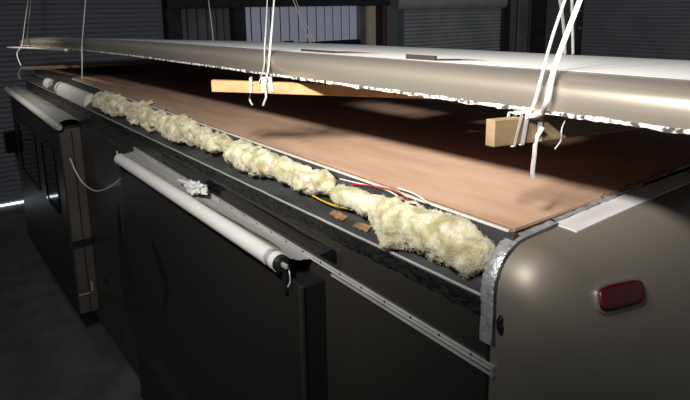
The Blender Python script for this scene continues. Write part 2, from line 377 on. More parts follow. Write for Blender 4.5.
# slide-topper awning: roller, fabric
RX, RZ, RR = 1.405, 2.945, 0.047
ra, rb = Vector((RX, 2.535, RZ)), Vector((RX, 5.10, RZ + .02))
rd = (rb - ra).normalized()
s1s(MB().tube([ra, ra.lerp(rb, .5), rb], RR, 24).build('topper_roller', 'roller', smooth=True))
s1s(MB().tube([ra - rd * .055, ra + rd * .002], RR * .93, 20).build('roller_sleeve', 'alu', smooth=True))
s1s(MB().tube([ra - rd * .10, ra - rd * .054], RR * 1.04, 20).build('roller_end_cap', 'roller', smooth=True))
s1s(MB().tube([ra - rd * .122, ra - rd * .099], [RR * .80, RR * 1.0], 20).build('roller_collar', 'black', smooth=True))
s1s(MB().box((RX - .008, ra.y - .165, RZ - .011), (RX + .008, ra.y - .115, RZ + .011)).build('roller_spindle', 'alu', bevel=.003))
arm = MB().tube(smoothpath([(RX + .02, ra.y - .145, RZ - .015), (RX + .015, ra.y - .165, RZ - .05), (RX + .01, ra.y - .17, RZ - .085), (RX - .012, ra.y - .185, RZ - .095)], 5), .0038, 8)
s1s(arm.build('support_arm', 'alu', smooth=True))
s1s(MB().box((RX + .005, ra.y - .13, RZ - .16), (SX + .002, ra.y - .10, RZ - .02)).build('roller_bracket', 'black', bevel=.003))
s1s(MB().tube([rb, rb + rd * .03], [RR * 1.02, RR * .7], 20).build('roller_end_cap', 'alu', smooth=True))
s1s(MB().box((RX - .01, rb.y + .02, RZ - .12), (SX + .004, rb.y + .045, RZ + .03)).build('roller_bracket', 'black', bevel=.003))
s1s(MB().tube([(RX - .01, rb.y + .03, RZ + .02), (RX - .01, rb.y + .03, RZ + .085)], .006, 7).build('bracket_pin', 'alu'))
fb = MB(); rows = []
for i in range(90):
    y = 2.37 + (5.2 - 2.37) * i / 89; r = []
    for k in range(11):
        t = k / 10; xx = RX + .02 + (XS - .01 - RX - .02) * t; zz = RZ + RR * .86 + (zr(y) - RZ - RR * .86 - .004) * t - .010 * math.sin(math.pi * t) + .0018 * math.sin(t * 38) + .002 * noise.noise((y * 3, t * 3, 0))
        yy = y + (.05 * t + .018 * noise.noise((t * 9, 4, 4)) if i == 0 else 0)
        r.append((xx, yy, zz))
    rows.append(r)
s1s(fb.grid(rows).build('topper_fabric', 'fabric', smooth=True))
# hem cord lying on the fabric beside the roller end
s1s(MB().tube(smoothpath([(RX + .03, 3.6, RZ + .046), (RX + .045, 2.9, RZ + .043), (RX + .055, 2.60, RZ + .038), (RX + .05, 2.5, RZ + .03), (RX + .052, 2.43, RZ + .012)], 6), .004, 6).build('hem_cord', 'dirt'))
# front slide-out room
X2 = 1.352
s2, s2s = slide(7.26, 10.75, X2, .58, 2.90, 'slideend')
ra2, rb2 = Vector((1.335, 7.15, 2.945)), Vector((1.335, 10.85, 3.01)); 
s2s(MB().tube([ra2, rb2], .044, 18).build('topper_roller', 'roller', smooth=True))
s2s(MB().tube([ra2 - Vector((0, .05, 0)), ra2], [.03, .046], 16).build('roller_end_cap', 'alu', smooth=True))
fb = MB(); rows = []
for i in range(60):
    y = 7.16 + 3.65 * i / 59; r = []
    for k in range(13):
        t = k / 12; r.append((1.34 + (XS - .004 - 1.34) * t, y, 2.985 + .012 * (y - 7.2) * .9 + .035 * math.sin(math.pi * t) - .01 * t + .006 * abs(math.sin(t * 14)) + .01 * noise.noise((y * 2.1, t * 3, 5))))
    rows.append(r)
s2s(fb.grid(rows).build('topper_fabric', 'fabric', smooth=True))
def pane(y0, y1, z0, z1):
    fr_ = MB(); o_ = rrect(y0, y1, lambda y: z0, lambda y: z1, .07, X2 - .014); i_ = rrect(y0 + .05, y1 - .05, lambda y: z0 + .05, lambda y: z1 - .05, .05, X2 - .014)
    fr_ = ringplate(o_, i_); k = len(o_); o2 = [(X2, y, z) for _, y, z in o_]; i2 = [(X2 - .002, y, z) for _, y, z in i_]
    fr_.add(o_ + o2, [(j, (j+1) % k, k + (j+1) % k, k + j) for j in range(k)]); fr_.add(i_ + i2, [(j, (j+1) % k, k + (j+1) % k, k + j) for j in range(k)])
    fr_.add(i2, [tuple(range(k))])
    return fr_
s2s(pane(7.65, 8.45, 1.75, 2.62).build('window', 'glass')); s2s(pane(8.9, 10.3, 1.75, 2.62).build('window', 'glass'))
# end-wall seam strips, dark band and latch on the front slide's end
s2s(MB().box((X2 + .13, 7.252, .62), (X2 + .14, 7.262, 2.86)).build('seam_strip', 'black'))
s2s(MB().box((X2 + .012, 7.25, 1.44), (XS - .004, 7.262, 1.53)).build('dark_band', 'black'))
s2s(MB().box((X2 + .015, 7.25, .83), (XS - .08, 7.258, .845)).build('latch_bar', 'alu'))
s2s(MB().box((XS - .07, 7.235, .86), (XS - .05, 7.26, .98)).build('latch_bar', 'alu'))
# wall trim running behind the slide (dark seam lines)
part(MB().box((XS - .006, 5.3, 2.93), (XS, 7.2, 2.965)).build('awning_rail', 'gray'))
# compartment doors along the lower side
for a, b in ((1.45, 2.2), (5.5, 6.3), (6.35, 7.15)):
    d = part(MB().box((XS - .008, a, .5), (XS, b, 1.25)).build('compartment_door', 'sidepaint', bevel=.004))
    sub(d, MB().box((XS - .018, (a+b)/2 - .06, 1.14), (XS - .008, (a+b)/2 + .06, 1.19)).build('handle', 'black'))
# mirror on the nose
mp = [atY(p, 11.0) for p in ((4, 130), (18, 130), (18, 153), (4, 153))]
mc = sum(mp, Vector()) / 4
mm = part(MB().box((mc.x - .10, 10.93, mc.z - .19), (mc.x + .10, 11.05, mc.z + .19)).build('side_mirror', 'black', bevel=.04))
sub(mm, MB().box((mc.x - .08, 10.924, mc.z - .165), (mc.x + .08, 10.93, mc.z + .165)).build('mirror_glass', 'glass'))
sub(mm, MB().tube(smoothpath([(mc.x + .05, 10.99, mc.z - .18), (mc.x + .12, 11.0, mc.z - .32), (XM - 1.0, 10.9, mc.z - .36)], 5), .022, 8).build('mirror_arm', 'black'))
# front: grimy flashing strips along the nose end of the ledge
for dx, dz, wd in ((.022, 3.185, .010), (.055, 3.212, .012), (.088, 3.26, .010)):
    part(MB().box((XS + dx, 7.2, dz), (XS + dx + wd, 10.3, dz + .016)).build('flashing_strip', 'dirt'))
# ---- rear cap: one smooth moulded shell
seam = []
rad, ztop = .165, 3.365
for z in frange(.55, ztop - rad, 14): seam.append((XS - .004, z))
for k in range(1, 13):
    a = math.radians(180 - 90 * k / 12); seam.append((XS - .004 + rad * 1.0 + rad * math.cos(a), ztop - rad + rad * math.sin(a)))
xa = seam[-1][0]
xs_ = frange(xa, XM, 12)[1:]
for x in xs_: seam.append((x, ztop + .02 * (1 - ((x - XM) / (XM - xa)) ** 2)))
right_half = [(2 * XM - x, z) for x, z in seam[:-1]][::-1]
seam += right_half
ZB = 1.15
CD = .37
def cap_pt(x, z, t, off=0.0):
    """t 0..1: how far rearwards (fraction of the cap depth CD)"""
    kx = (1 - t ** 3.0) ** (1 / 3.0); kz = (1 - t ** 3.5) ** (1 / 3.5)
    return Vector((XM + (x - XM) * kx, YS - CD * t, ZB + (z - ZB) * (kz if z > ZB else 1)))
cp = MB(); rows = []
ts = [0, .01, .03, .06] + [math.sin(math.pi / 2 * q) for q in frange(.06, .985, 40)]
for t in ts: rows.append([cap_pt(x, z, t) for x, z in seam])
cp.grid(rows); cap = part(cp.build('rear_cap', 'paint', smooth=True, angle=70))
def cap_strip(name, i0, i1, t0, t1, off, material, jag=0.0, nt=5, lump=0.0, fs=18.0):
    mb = MB(); rows = []
    nI = (i1 - i0) * 6
    for q in range(nI + 1):
        f = i0 + q / 6; i = min(int(f), len(seam) - 2); u = f - i
        x = seam[i][0] * (1 - u) + seam[i+1][0] * u; z = seam[i][1] * (1 - u) + seam[i+1][1] * u
        r = []
        for k in range(nt):
            t = t0 + (t1 - t0) * k / (nt - 1)
            if k in (0, nt - 1): t += jag * noise.noise((q * .33, k * 3.1, 7.7))
            t_ = max(t, 0)
            p = cap_pt(x, z, t_); e = .004
            p1 = cap_pt(x, z, t_ + e); j = min(i + 1, len(seam) - 1); p2 = cap_pt(*seam[j], t_); p0 = cap_pt(*seam[max(j - 1, 0)], t_)
            nr = (p2 - p0).cross(p1 - p); nr.normalize()
            if nr.dot(p - Vector((XM, 2.5, 2.0))) < 0: nr = -nr
            if t < 0: p = p + Vector((0, -t * CD, 0))
            o_ = off + lump * noise.noise((p.x * fs, p.y * fs, p.z * fs)) if 0 < k < nt - 1 else (-.001 if off < .006 else off * .3)
            r.append(p + nr * o_)
        rows.append(r)
    return mb.grid(rows).build(name, material, smooth=True, angle=60)
sub(cap, cap_strip('foil_tape', 12, 27, -.115, .036, .007, 'foil', jag=.018, nt=7, lump=.004))
sub(cap, cap_strip('foil_tape', 27, 34, -.050, .020, .012, 'foil', jag=.04, nt=5, lump=.006))
sub(cap, cap_strip('joint_bead', 12, 27, .036, .072, .006, 'gray', jag=.01, nt=5, lump=.003))
# white filler patch on top behind the seam
pt = MB(); rows = []
for q in range(25):
    x = 1.935 + (3.0 - 1.935) * q / 24; zc = ztop + .02 * (1 - ((x - XM) / (XM - xa)) ** 2); r = []
    for k in range(6):
        t = .02 + .25 * k / 5 + (.025 * noise.noise((q * .7, 1, 1)) if k == 0 else 0)
        p = cap_pt(x, zc, t); r.append(p + Vector((0, 0, .004)))
    rows.append(r)
rim_ = rows
pt.grid(rows)
edge = [r[0] for r in rows] + [p for p in rows[-1][1:]] + [r[-1] for r in rows[::-1]][1:] + [p for p in rows[0][::-1]][1:-1]
k = len(edge); pt.add([tuple(p) for p in edge] + [tuple(p - Vector((0, 0, .012))) for p in edge], [(j, (j+1) % k, k + (j+1) % k, k + j) for j in range(k)])
sub(cap, pt.build('filler_patch', 'patch'))
# torn plywood splinters at the far end of the seam
sp = MB()
for q in range(16):
    x = 2.3 + .045 * q; p = Vector((x, YS + .012 + .01 * random.random(), ZD - .004)); sp.tube([p, p + Vector((.05 + .05 * random.random(), -.01 + .03 * random.random(), .006 + .008 * random.random()))], [.006, .0015], 5)
sub(cap, sp.build('torn_plywood_edge', 'plyedge'))
# black sealant blob low on the seam
bb = MB(); bc = atX((500, 325), XS - .004); rows = []
for i in range(13):
    a = math.pi * i / 12; r = []
    for j in range(16):
        b = 2 * math.pi * j / 16; d = Vector((math.sin(a) * math.cos(b) * .009, math.sin(a) * math.sin(b) * .016, math.cos(a) * .038))
        r.append(bc + d * (1 + .35 * noise.noise(d * 60)))
    rows.append(r)
sub(cap, bb.grid(rows, closed_u=True).build('sealant_blob', 'tapeblack', smooth=True))
# vertical seam line below
sl = MB(); rows = []
for z in frange(.6, 3.0, 8): rows.append([(XS - .0055, YS - .006, z), (XS - .0065, YS + .002, z), (XS - .0055, YS + .010, z)])
sub(cap, sl.grid(rows).build('seam_bead', 'black'))
# red marker light: found on the cap surface by walking the pixel ray
def cap_hit(p):
    best = None
    d = ray(p).normalized()
    for i in range(len(ts) - 1):
        for j in range(len(seam) - 1):
            a, b, c, e = rows_cap[i][j], rows_cap[i][j+1], rows_cap[i+1][j+1], rows_cap[i+1][j]
            for tri in ((a, b, c), (a, c, e)):
                e1, e2 = tri[1] - tri[0], tri[2] - tri[0]; h = d.cross(e2); det = e1.dot(h)
                if abs(det) < 1e-12: continue
                s_ = C0 - tri[0]; u = s_.dot(h) / det
                if u < -1e-4 or u > 1.0001: continue
                q = s_.cross(e1); v = d.dot(q) / det
                if v < -1e-4 or u + v > 1.0001: continue
                t = e2.dot(q) / det
                if t > .1 and (best is None or t < best[0]): best = (t, C0 + d * t, e1.cross(e2).normalized())
    return best
rows_cap = [[cap_pt(x, z, t) for x, z in seam] for t in ts]
MK = cap_hit((619, 295)); ML = cap_hit((600, 300)); MR = cap_hit((638, 291))
ux = (MR[1] - ML[1]).normalized(); nz = MK[2] if MK[2].dot(ray((619, 295))) < 0 else -MK[2]
nz = (nz - ux * nz.dot(ux)).normalized(); uy = nz.cross(ux).normalized()
if uy.z < 0: uy = -uy
def lens(name, hw, hh, d0, d1, dome, material):
    mb = MB(); rows = []
    for lv, (k, d) in enumerate(((1.0, d0), (1.0, d1), (.90, d1 + dome * .6), (.75, d1 + dome * .9), (.5, d1 + dome), (.25, d1 + dome * 1.0))):
        r = []
        for j in range(32):
            a = 2 * math.pi * j / 32; cx_ = math.copysign(abs(math.cos(a)) ** .45, math.cos(a)); sy_ = math.copysign(abs(math.sin(a)) ** .45, math.sin(a))
            kk = hw - hh * (1 - k); r.append(MK[1] + ux * (cx_ * kk) + uy * (sy_ * hh * k) + nz * d)
        rows.append(r)
    mb.grid(rows, closed_u=True); k = len(mb.v); mb.f.append(tuple(range(k - 32, k)))
    return mb.build(name, material, smooth=True, angle=50)
mlen = (MR[1] - ML[1]).length
mk = sub(cap, lens('marker_light', mlen * .60, mlen * .215, -.02, .010, .002, 'chrome'))
sub(cap, lens('marker_lens', mlen * .57, mlen * .185, .008, .016, .008, 'red'))

# ================================================================== LIFTED ROOF SHELL
RY0, RY1 = 0.22, 9.9
def dxr(y): return .035 * (4 - y)                  # the hoisted shell hangs slightly askew
def rimz(y): return 3.856 - .002 * y - .0026 * max(0, y - 4) ** 2
def RP(x, y, z): return Vector((x + dxr(y), y, (z - 3.9) * (1.03 - .025 * y) + rimz(y) - .060 * max(x - 1.74, 0) + wob(y)))
def wob(y): return .004 * noise.noise((y * 1.3, 2, 2))
rs = empty('lifted_roof', (XM, 5.5, 3.6)); tag(rs, 'long taupe edged roof shell hoisted on white straps above the plywood deck', 'roof')
prof = [(1.584, 3.900), (1.583, 3.930), (1.5835, 3.954), (1.586, 3.970), (1.591, 3.983), (1.599, 3.994), (1.612, 4.004), (1.634, 4.013), (1.675, 4.020), (1.735, 4.024)]
yl = frange(RY0, RY1 - .5, 40)
def nose(y):   # front narrowing of the shell in plan
    t = max(0, (y - (RY1 - .5)) / .5); return 0.0 if t <= 0 else .35 * (1 - math.sqrt(max(0, 1 - t * t)))
yl += [RY1 - .4, RY1 - .3, RY1 - .2, RY1 - .1, RY1 - .04, RY1]
for sgn in (1, -1):
    rows = []; inn = []
    for y in yl:
        P_ = [((x + nose(y)) if sgn > 0 else (2 * XM - x - nose(y)), z) for x, z in prof]
        rows.append([RP(x, y, z) for x, z in P_])
        inn.append([RP(x + sgn * .012, y, z - .007) for x, z in P_])
    mb = MB().grid(rows); mb.grid(inn); mb.grid([[a[0], b[0]] for a, b in zip(rows, inn)])
    e = mb.build('roof_edge', 'roofpaint', smooth=True, angle=60); adopt(rs, e)
# flat top with openings, and underside with the same openings
def top_at(p):
    r = ray(p); a, b = .1 / r.length, 14 / r.length
    for _ in range(60):
        k = (a + b) / 2; q = C0 + r * k
        if q.z > RP(q.x - dxr(q.y), q.y, 4.024).z: a = k
        else: b = k
    q = C0 + r * a; q.x -= dxr(q.y); return q
def px_of(w_):
    v = Vector(w_) - C0; c_ = Vn * v.x + Un * v.y - Dn * v.z; return PX + F * c_.x / c_.z
def y_for(px, x):
    a, b = .5, 9.0
    for _ in range(50):
        k = (a + b) / 2
        if px_of(RP(x, k, 4.024)) > px: a = k
        else: b = k
    return a
holes = [(1.80, 2.16, y_for(437, 1.80), y_for(408, 1.80)), (1.86, 2.20, y_for(335, 1.86), y_for(303, 1.86))]
xt0, xt1 = 1.735, 2 * XM - 1.735
gx = sorted(set([xt0, 1.9, 2.2, 2.6, XM, 3.2, 3.6, xt1] + [h[0] for h in holes] + [h[1] for h in holes]))
gy = sorted(set(yl + [h[2] for h in holes] + [h[3] for h in holes]))
def nz_x(x, y):
    if x <= xt0 + 1e-6: return x + nose(y)
    if x >= xt1 - 1e-6: return x - nose(y)
    return x
def plate(dz):
    mb = MB(); idx = {}
    for i, x in enumerate(gx):
        for j, y in enumerate(gy):
            idx[i, j] = len(mb.v); mb.v.append(tuple(RP(nz_x(x, y), y, 4.024 + dz)))
    for i in range(len(gx) - 1):
        for j in range(len(gy) - 1):
            mx, my = (gx[i] + gx[i+1]) / 2, (gy[j] + gy[j+1]) / 2
            if any(h[0] < mx < h[1] and h[2] < my < h[3] for h in holes): continue
            mb.f.append((idx[i, j], idx[i+1, j], idx[i+1, j+1], idx[i, j+1]))
    return mb
tp_ = plate(0)
for h in holes:
    ring = [(h[0], h[2]), (h[1], h[2]), (h[1], h[3]), (h[0], h[3])]
    vs = [RP(x, y, 4.024) for x, y in ring] + [RP(x, y, 3.984) for x, y in ring]
    adopt(rs, MB().add(vs, [(j, (j+1) % 4, 4 + (j+1) % 4, 4 + j) for j in range(4)]).build('vent_lining', 'under'))
    ch = .022 if h is holes[0] else .012
    vs = [RP(x, y, 4.024 + z) for z in (-.001, ch) for x, y in ((h[0] - .014, h[2]), (h[0], h[2]), (h[0], h[3]), (h[0] - .014, h[3]))]
    adopt(rs, MB().add(vs, [(0,3,2,1),(4,5,6,7),(0,1,5,4),(1,2,6,5),(2,3,7,6),(3,0,4,7)]).build('vent_curb', 'curb'))
adopt(rs, tp_.build('roof_top', 'rooftop')); adopt(rs, plate(-.04).build('roof_underside', 'under'))
# rear closing panel and front closing strip
rc = MB(); rows = []
# joint line between painted edge and top
jl = MB(); jl.grid([[RP(1.728 + nose(y), y, 4.0245), RP(1.731 + nose(y), y, 4.027), RP(1.742 + nose(y), y, 4.0265), RP(1.745 + nose(y), y, 4.0235)] for y in yl])
adopt(rs, jl.build('roof_joint', 'alu'))
# crumbled white sealant along the cut rim
se = MB(); rows = []
yy = frange(RY0, RY1 - .5, 1500)
for y in yy:
    near = max(.35, 1 - y / 9)
    a = .007 * near + .006 * noise.noise((y * 14, 3, 1)) + .004 * noise.noise((y * 45, 9, 1))
    th = .0035 + .002 * noise.noise((y * 22, 6, 6)); up_ = .006 + .007 * noise.noise((y * 11, 8, 2)) + .004 * noise.noise((y * 60, 8, 9))
    xr_ = 1.584 + dxr(y); zb = rimz(y) + wob(y); zl = zb - max(.002, a)
    rows.append([(xr_ + .006, y, zb + .008), (xr_ - .002, y, zb + max(up_, .001)), (xr_ - th, y, zb), (xr_ - th * .6, y, zl), (xr_ + .013, y, zl), (xr_ + .020, y, zb)])
adopt(rs, se.grid(rows).build('rim_sealant', 'seal'))
# broken wooden strip sticking out at the front rim, whitened for lamplight and foam there
pA = atX((8, 47.5), 1.30); pB = atX((66, 50), 1.40)
fs_ = MB().tube([pA, pA.lerp(pB, .5) + Vector((0, 0, .004)), pB], .020, 6, r2=.014); adopt(rs, fs_.build('rim_strip', 'white'))

# ================================================================== BEAMS
def beam(name, pa, pb, z, length, w_, h_, material, label, dz=0):
    A = atZ(pa, z); B = atZ(pb, z); d = (B - A); d.z = 0; d.normalize()
    nrm = Vector((-d.y, d.x, 0)); mb = MB(); E_ = A + d * length
    top = [A, E_, E_ + nrm * w_, A + nrm * w_]; E2 = [p - Vector((0, 0, h_)) for p in top]
    for p in (top[1], top[2], E2[1], E2[2]): p.z += dz
    mb.add([tuple(p) for p in top + E2], [(0,1,2,3),(7,6,5,4),(0,4,5,1),(1,5,6,2),(2,6,7,3),(3,7,4,0)])
    o = mb.build(name, material, bevel=.003)
    tag(o, label, 'beam', 'lumber beams carrying the lifted roof'); return A, d, nrm, o
bz1 = rimz(1.15) - .008
A1, d1_, n1_, bo1 = beam('lumber_beam', (495, 120.5), (545, 112), bz1, 2.85, .038, .088, 'shadewood', 'shaded lumber beam with a hanging strap tail, next to the rear cap seam', -.16)
bz2 = rimz(2.75) - .008
A2, d2_, n2_, bo2 = beam('lumber_beam', (211, 80.5), (276, 79.0), bz2, 2.75, .05, .06, 'wood', 'orange pine beam lit bright at its end, halfway along the roof', -.16)
# front beam, thin and dim
bz3 = rimz(9.0) - .03
fA = atX((23, 67.5), 1.25)
_a, _b, _c, bo3 = beam('lumber_beam', (23, 67.5), (115, 63.2), fA.z, 2.7, .045, .035, 'shadewood', 'thin dim lumber beam slung under the front end of the roof')

# ================================================================== STRAPS
G = 'white straps hoisting the roof'
def strap(path, wd, th, label, name='lifting_strap', n_=6, cat='strap', up=(.8, .6, 0.0), material='strap'):
    path = [Vector(p) for p in path]
    if path[-1].z > 4.25:                              # runs on up to the hoist rail under the workshop roof
        dd = (path[-1] - path[-2]).normalized(); path.append(path[-1] + dd * min(1.2, max(.3, (6.0 - path[-1].z) / max(dd.z, .3))))
    o = MB().tube(smoothpath(path, n_), wd, 8, r2=th, up=up).build(name, material, smooth=True)
    tag(o, label, cat, G); return o
def loopround(c, d, nrm, w_, h_, wd, lean=0.0):
    """webbing loop around a beam section whose top-near edge point is c"""
    g_ = .006; q = [c - nrm * g_ + Vector((0, 0, g_)), c + nrm * (w_ + g_) + Vector((0, 0, g_)), c + nrm * (w_ + g_) - Vector((0, 0, h_ + g_)), c - nrm * g_ - Vector((0, 0, h_ + g_))]
    path = [q[0], q[1], q[2] + d * lean, q[3] + d * lean, q[0]]
    mb = MB()
    rows = []
    for p in path: rows.append([p - d * wd, p + d * wd])
    inner_ = []
    ctr = sum(q, Vector()) / 4
    for p in path: v = (p - ctr); inner_.append([p + v * .06 - d * wd, p + v * .06 + d * wd])
    mb.grid(rows); mb.grid(inner_); mb.grid([[a[0], b[0]] for a, b in zip(rows, inner_)]); mb.grid([[a[1], b[1]] for a, b in zip(rows, inner_)])
    return mb
def onroof(px, py, x): return atX((px, py), x)
# near pair (rear end)
def near(s_): return A1 + d1_ * s_
c1 = near(.145); c2 = near(.215)
k1 = strap([c1 - n1_ * .010 + Vector((0, 0, -.01)), onroof(535, 101, 1.645), onroof(542, 75, 1.675), onroof(552, 38, 1.80), onroof(565, 0, 1.95), onroof(571, -16, 2.0)], .0052, .0022, 'narrow grey-white strap over the painted roof edge, knotted onto the shaded beam', material='dullstrap')
k1b = loopround(near(.150), d1_, n1_, .038, .088, .009, -.02).build('loop', 'strap'); adopt(k1, k1b)
k1c = loopround(near(.120), d1_, n1_, .038, .088, .006, -.03).build('loop', 'strap'); adopt(k1, k1c)
k2 = strap([c2 - n1_ * .010 + Vector((0, 0, -.01)), onroof(547, 101, 1.64), onroof(552, 77, 1.67), onroof(560, 52, 1.78), onroof(580, 0, 1.95), onroof(586, -16, 2.0)], .0088, .0025, 'widest white strap over the painted roof edge with loop on the shaded beam')
k2b = loopround(c2, d1_, n1_, .038, .088, .011, .004).build('loop', 'strap'); adopt(k2, k2b)
kn = MB(); rows = []
for i in range(9):
    a = math.pi * i / 8; r = []
    for j in range(12):
        b = 2 * math.pi * j / 12; dd = Vector((math.sin(a) * math.cos(b) * .05, math.sin(a) * math.sin(b) * .018, math.cos(a) * .016))
        q = dd.x * d1_ + dd.y * n1_ + Vector((0, 0, dd.z)); r.append(near(.185) - n1_ * .008 + q * (1 + .3 * noise.noise(dd * 90)))
    rows.append(r)
adopt(k2, kn.grid(rows, closed_u=True).build('knot', 'strap', smooth=True))
tail = strap([c2 - n1_ * .018 - Vector((0, 0, .045)), atX((536, 140), c2.x - .01), atX((534, 158), c2.x), atX((532.5, 172), c2.x + .01), atX((533.5, 178), c2.x + .02)], .0075, .002, 'loose white strap tail hanging from the shaded beam above the plywood', 'strap_tail')
t2 = strap([near(.36) - n1_ * .012 + Vector((0, 0, -.02)), atX((562, 128), 1.62), atX((561, 140), 1.62), atX((555, 149), 1.62)], .0022, .002, 'thin stray strand curling off the shaded beam under the rim', 'strap_tail')
# straps coming up behind the roof (far side) to the hoist
def farpt(px, py, x): return atX((px, py), x)
strap([farpt(565, 54, 3.85), farpt(564, 32, 3.6), farpt(562, 12, 3.3), farpt(559, -8, 3.0)], .010, .003, 'thin white strap rising behind the roof, leaning towards the wide strap')
strap([farpt(573, 54, 3.85), farpt(572.5, 28, 3.6), farpt(572, 0, 3.3), farpt(571.5, -12, 3.2)], .009, .003, 'upright white strap rising behind the roof, beside the door guide rail')
# middle pair
def mid(s_): return A2 + d2_ * s_
cm1, cm2 = mid(.250), mid(.285)
q1 = strap([cm1 - n2_ * .012 + Vector((0, 0, -.015)), onroof(264, 66, 1.60), onroof(264.5, 48, 1.66), onroof(266, 25, 1.75), onroof(267.5, -6, 1.95)], .0045, .002, 'dull narrow strap hanging in front of the roof onto the orange pine beam', material='dullstrap')
adopt(q1, loopround(mid(.205), d2_, n2_, .05, .06, .006, 0).build('loop', 'strap'))
q2 = strap([cm2 - n2_ * .012 + Vector((0, 0, -.01)), onroof(268.5, 66, 1.60), onroof(270, 48, 1.66), onroof(272, 25, 1.75), onroof(274.5, -6, 1.95)], .0065, .0025, 'bright white strap hanging in front of the roof onto the orange pine beam')
adopt(q2, loopround(mid(.275), d2_, n2_, .05, .06, .014, 0).build('loop', 'strap'))
adopt(q2, loopround(mid(.305), d2_, n2_, .05, .06, .010, .01).build('loop', 'strap'))
xm = mid(.25).x - .01
strap([mid(.21) - n2_ * .015 - Vector((0, 0, .02)), atX((249.5, 96), xm), atX((250, 101), xm), atX((252.5, 105), xm)], .0045, .002, 'left curled strap end dangling under the orange pine beam', 'strap_tail')
strap([mid(.28) - n2_ * .015 - Vector((0, 0, .02)), atX((266, 96), xm + .03), atX((264.5, 101), xm + .03), atX((263, 105.5), xm + .03)], .0055, .002, 'broader curled strap end dangling under the orange pine beam', 'strap_tail')
strap([farpt(315, 52, 3.85), farpt(305, 30, 3.5), farpt(298, 12, 3.2), farpt(290, -8, 2.9)], .006, .002, 'faint strap behind the roof crossing the daylit wall panels, steeper one')
strap([farpt(318, 52, 3.9), farpt(307, 26, 3.5), farpt(298, 6, 3.2), farpt(294, -8, 3.0)], .004, .002, 'faint strap behind the roof crossing the daylit wall panels, finer one')
strap([farpt(214, 47, 3.8), farpt(212, 28, 3.6), farpt(209.5, 8, 3.4), farpt(207.5, -8, 3.2)], .011, .003, 'single pale strap behind the roof in front of the dim wall sheets')
# front ropes
xf = 1.42
strap([onroof(82, 80, xf), onroof(82, 60, xf), onroof(81.8, 48, xf + .02), onroof(83, 30, xf + .1), onroof(86, -5, xf + .25)], .008, .004, 'single pale rope hanging past the roof edge down to the white edge cover')
f1 = strap([onroof(21, 66, 1.22), onroof(17, 54, 1.24), onroof(22, 44, 1.30), onroof(25, 22, 1.5), onroof(29, -6, 1.7)], .010, .004, 'outer strap at the front tip of the roof running down to the thin beam')
strap([onroof(27, 40, 1.5), onroof(28.2, 25, 1.7), onroof(30, 8, 1.8), onroof(31.5, -6, 1.9)], .014, .004, 'inner brighter strap at the front tip of the roof')
lp = MB().tube(smoothpath([onroof(25, 67, 1.22), onroof(20, 70, 1.20), onroof(18.5, 75, 1.20), onroof(20, 79, 1.22)], 5), .012, 8, r2=.006); adopt(f1, lp.build('loop', 'strap', smooth=True))

# ================================================================== INSULATION
IG = 'glass wool batts along the roof edge'
def ledge_z(u):
    T = ((-.1, 3.178), (.03, 3.190), (.085, 3.230), (.105, 3.304), (.116, 3.392), (.119, 3.406), (.5, 3.406))
    for (a, za), (b, zb) in zip(T[:-1], T[1:]):
        if u <= b: return za + (zb - za) * max(0, (u - a)) / (b - a)
    return 3.406
def clump(pxa, pxb, hx, hz, cx_, cz_, seed, label, lumps=.35, fibres=900, flat=0.0, tilt=0.0):
    cx_ -= .006; cz_ -= .008; hx *= 1.17
    a = atX((pxa[0], pxa[1]), cx_); b = atX((pxb[0], pxb[1]), cx_)
    y1_, y0_ = a.y, b.y; L = (y1_ - y0_) / 2; cy_ = (y0_ + y1_) / 2
    nu, nv = 56, 40; rows = []
    sv = Vector((seed * 3.7, seed * 1.3, seed * 5.1))
    for i in range(nu + 1):
        t = -1 + 2 * i / nu; e = max(0, 1 - abs(t) ** 5) ** .5; r = []
        for j in range(nv):
            an = 2 * math.pi * j / nv; cc = math.copysign(abs(math.cos(an)) ** .75, math.cos(an)); ss = math.copysign(abs(math.sin(an)) ** .75, math.sin(an))
            p = Vector((cc * hx * e, t * L, ss * hz * e))
            q = Vector((p.x * 9, (p.y + cy_) * 9, p.z * 9)) + sv
            f = 1 + lumps * noise.noise(q) + lumps * .6 * noise.noise(q * 2.3) + lumps * .40 * noise.noise(q * 5) + lumps * .25 * noise.noise(q * 11)
            wv = .018 * noise.noise((t * 2.2 * L * 6, seed, 1.7))
            p = Vector((p.x * f + wv, p.y * .985, p.z * f + wv * .6 + tilt * t))
            vx, vz = cx_ + p.x, cz_ + p.z
            if vz < 3.406: vx = min(vx, XS + .104 + .002 * noise.noise(q * 3)); vz = max(vz, ledge_z(vx - XS))
            r.append(Vector((vx, cy_ + p.y, vz)))
        rows.append(r)
    mb = MB().grid(rows, closed_u=True)
    o = mb.build('insulation_batt', 'wool', smooth=True, angle=180); tag(o, label, 'insulation', IG)
    # loose fibres
    fm = MB(); rnd = random.Random(seed * 77 + 1); ctr = Vector((cx_, cy_, cz_))
    for _ in range(fibres):
        i = rnd.randrange(2, nu - 2); j = rnd.randrange(nv); p = rows[i][j]; c_ = Vector((cx_, p.y, cz_)); nr = (p - c_).normalized()
        ln = .006 + .012 * rnd.random() ** 2
        dr = (nr * .45 + Vector((rnd.uniform(-1, 1), rnd.uniform(-1, 1), rnd.uniform(-1, 1)))).normalized()
        if dr.dot(nr) < -.1: dr = -dr
        sd = dr.cross(Vector((rnd.uniform(-1, 1), rnd.uniform(-1, 1), rnd.uniform(-1, 1)))).normalized() * (.0004 + .0005 * rnd.random())
        m_ = p + dr * ln * .5 + nr * .002; e_ = p + dr * ln + Vector((rnd.uniform(-1, 1), rnd.uniform(-1, 1), rnd.uniform(-1, 1))) * ln * .35
        fm.add([p - sd, p + sd, m_ + sd, m_ - sd, e_], [(0, 1, 2, 3), (3, 2, 4)])
    fo = fm.build('fibres', 'fibre'); adopt(o, fo); fo['kind'] = 'stuff'
    return o
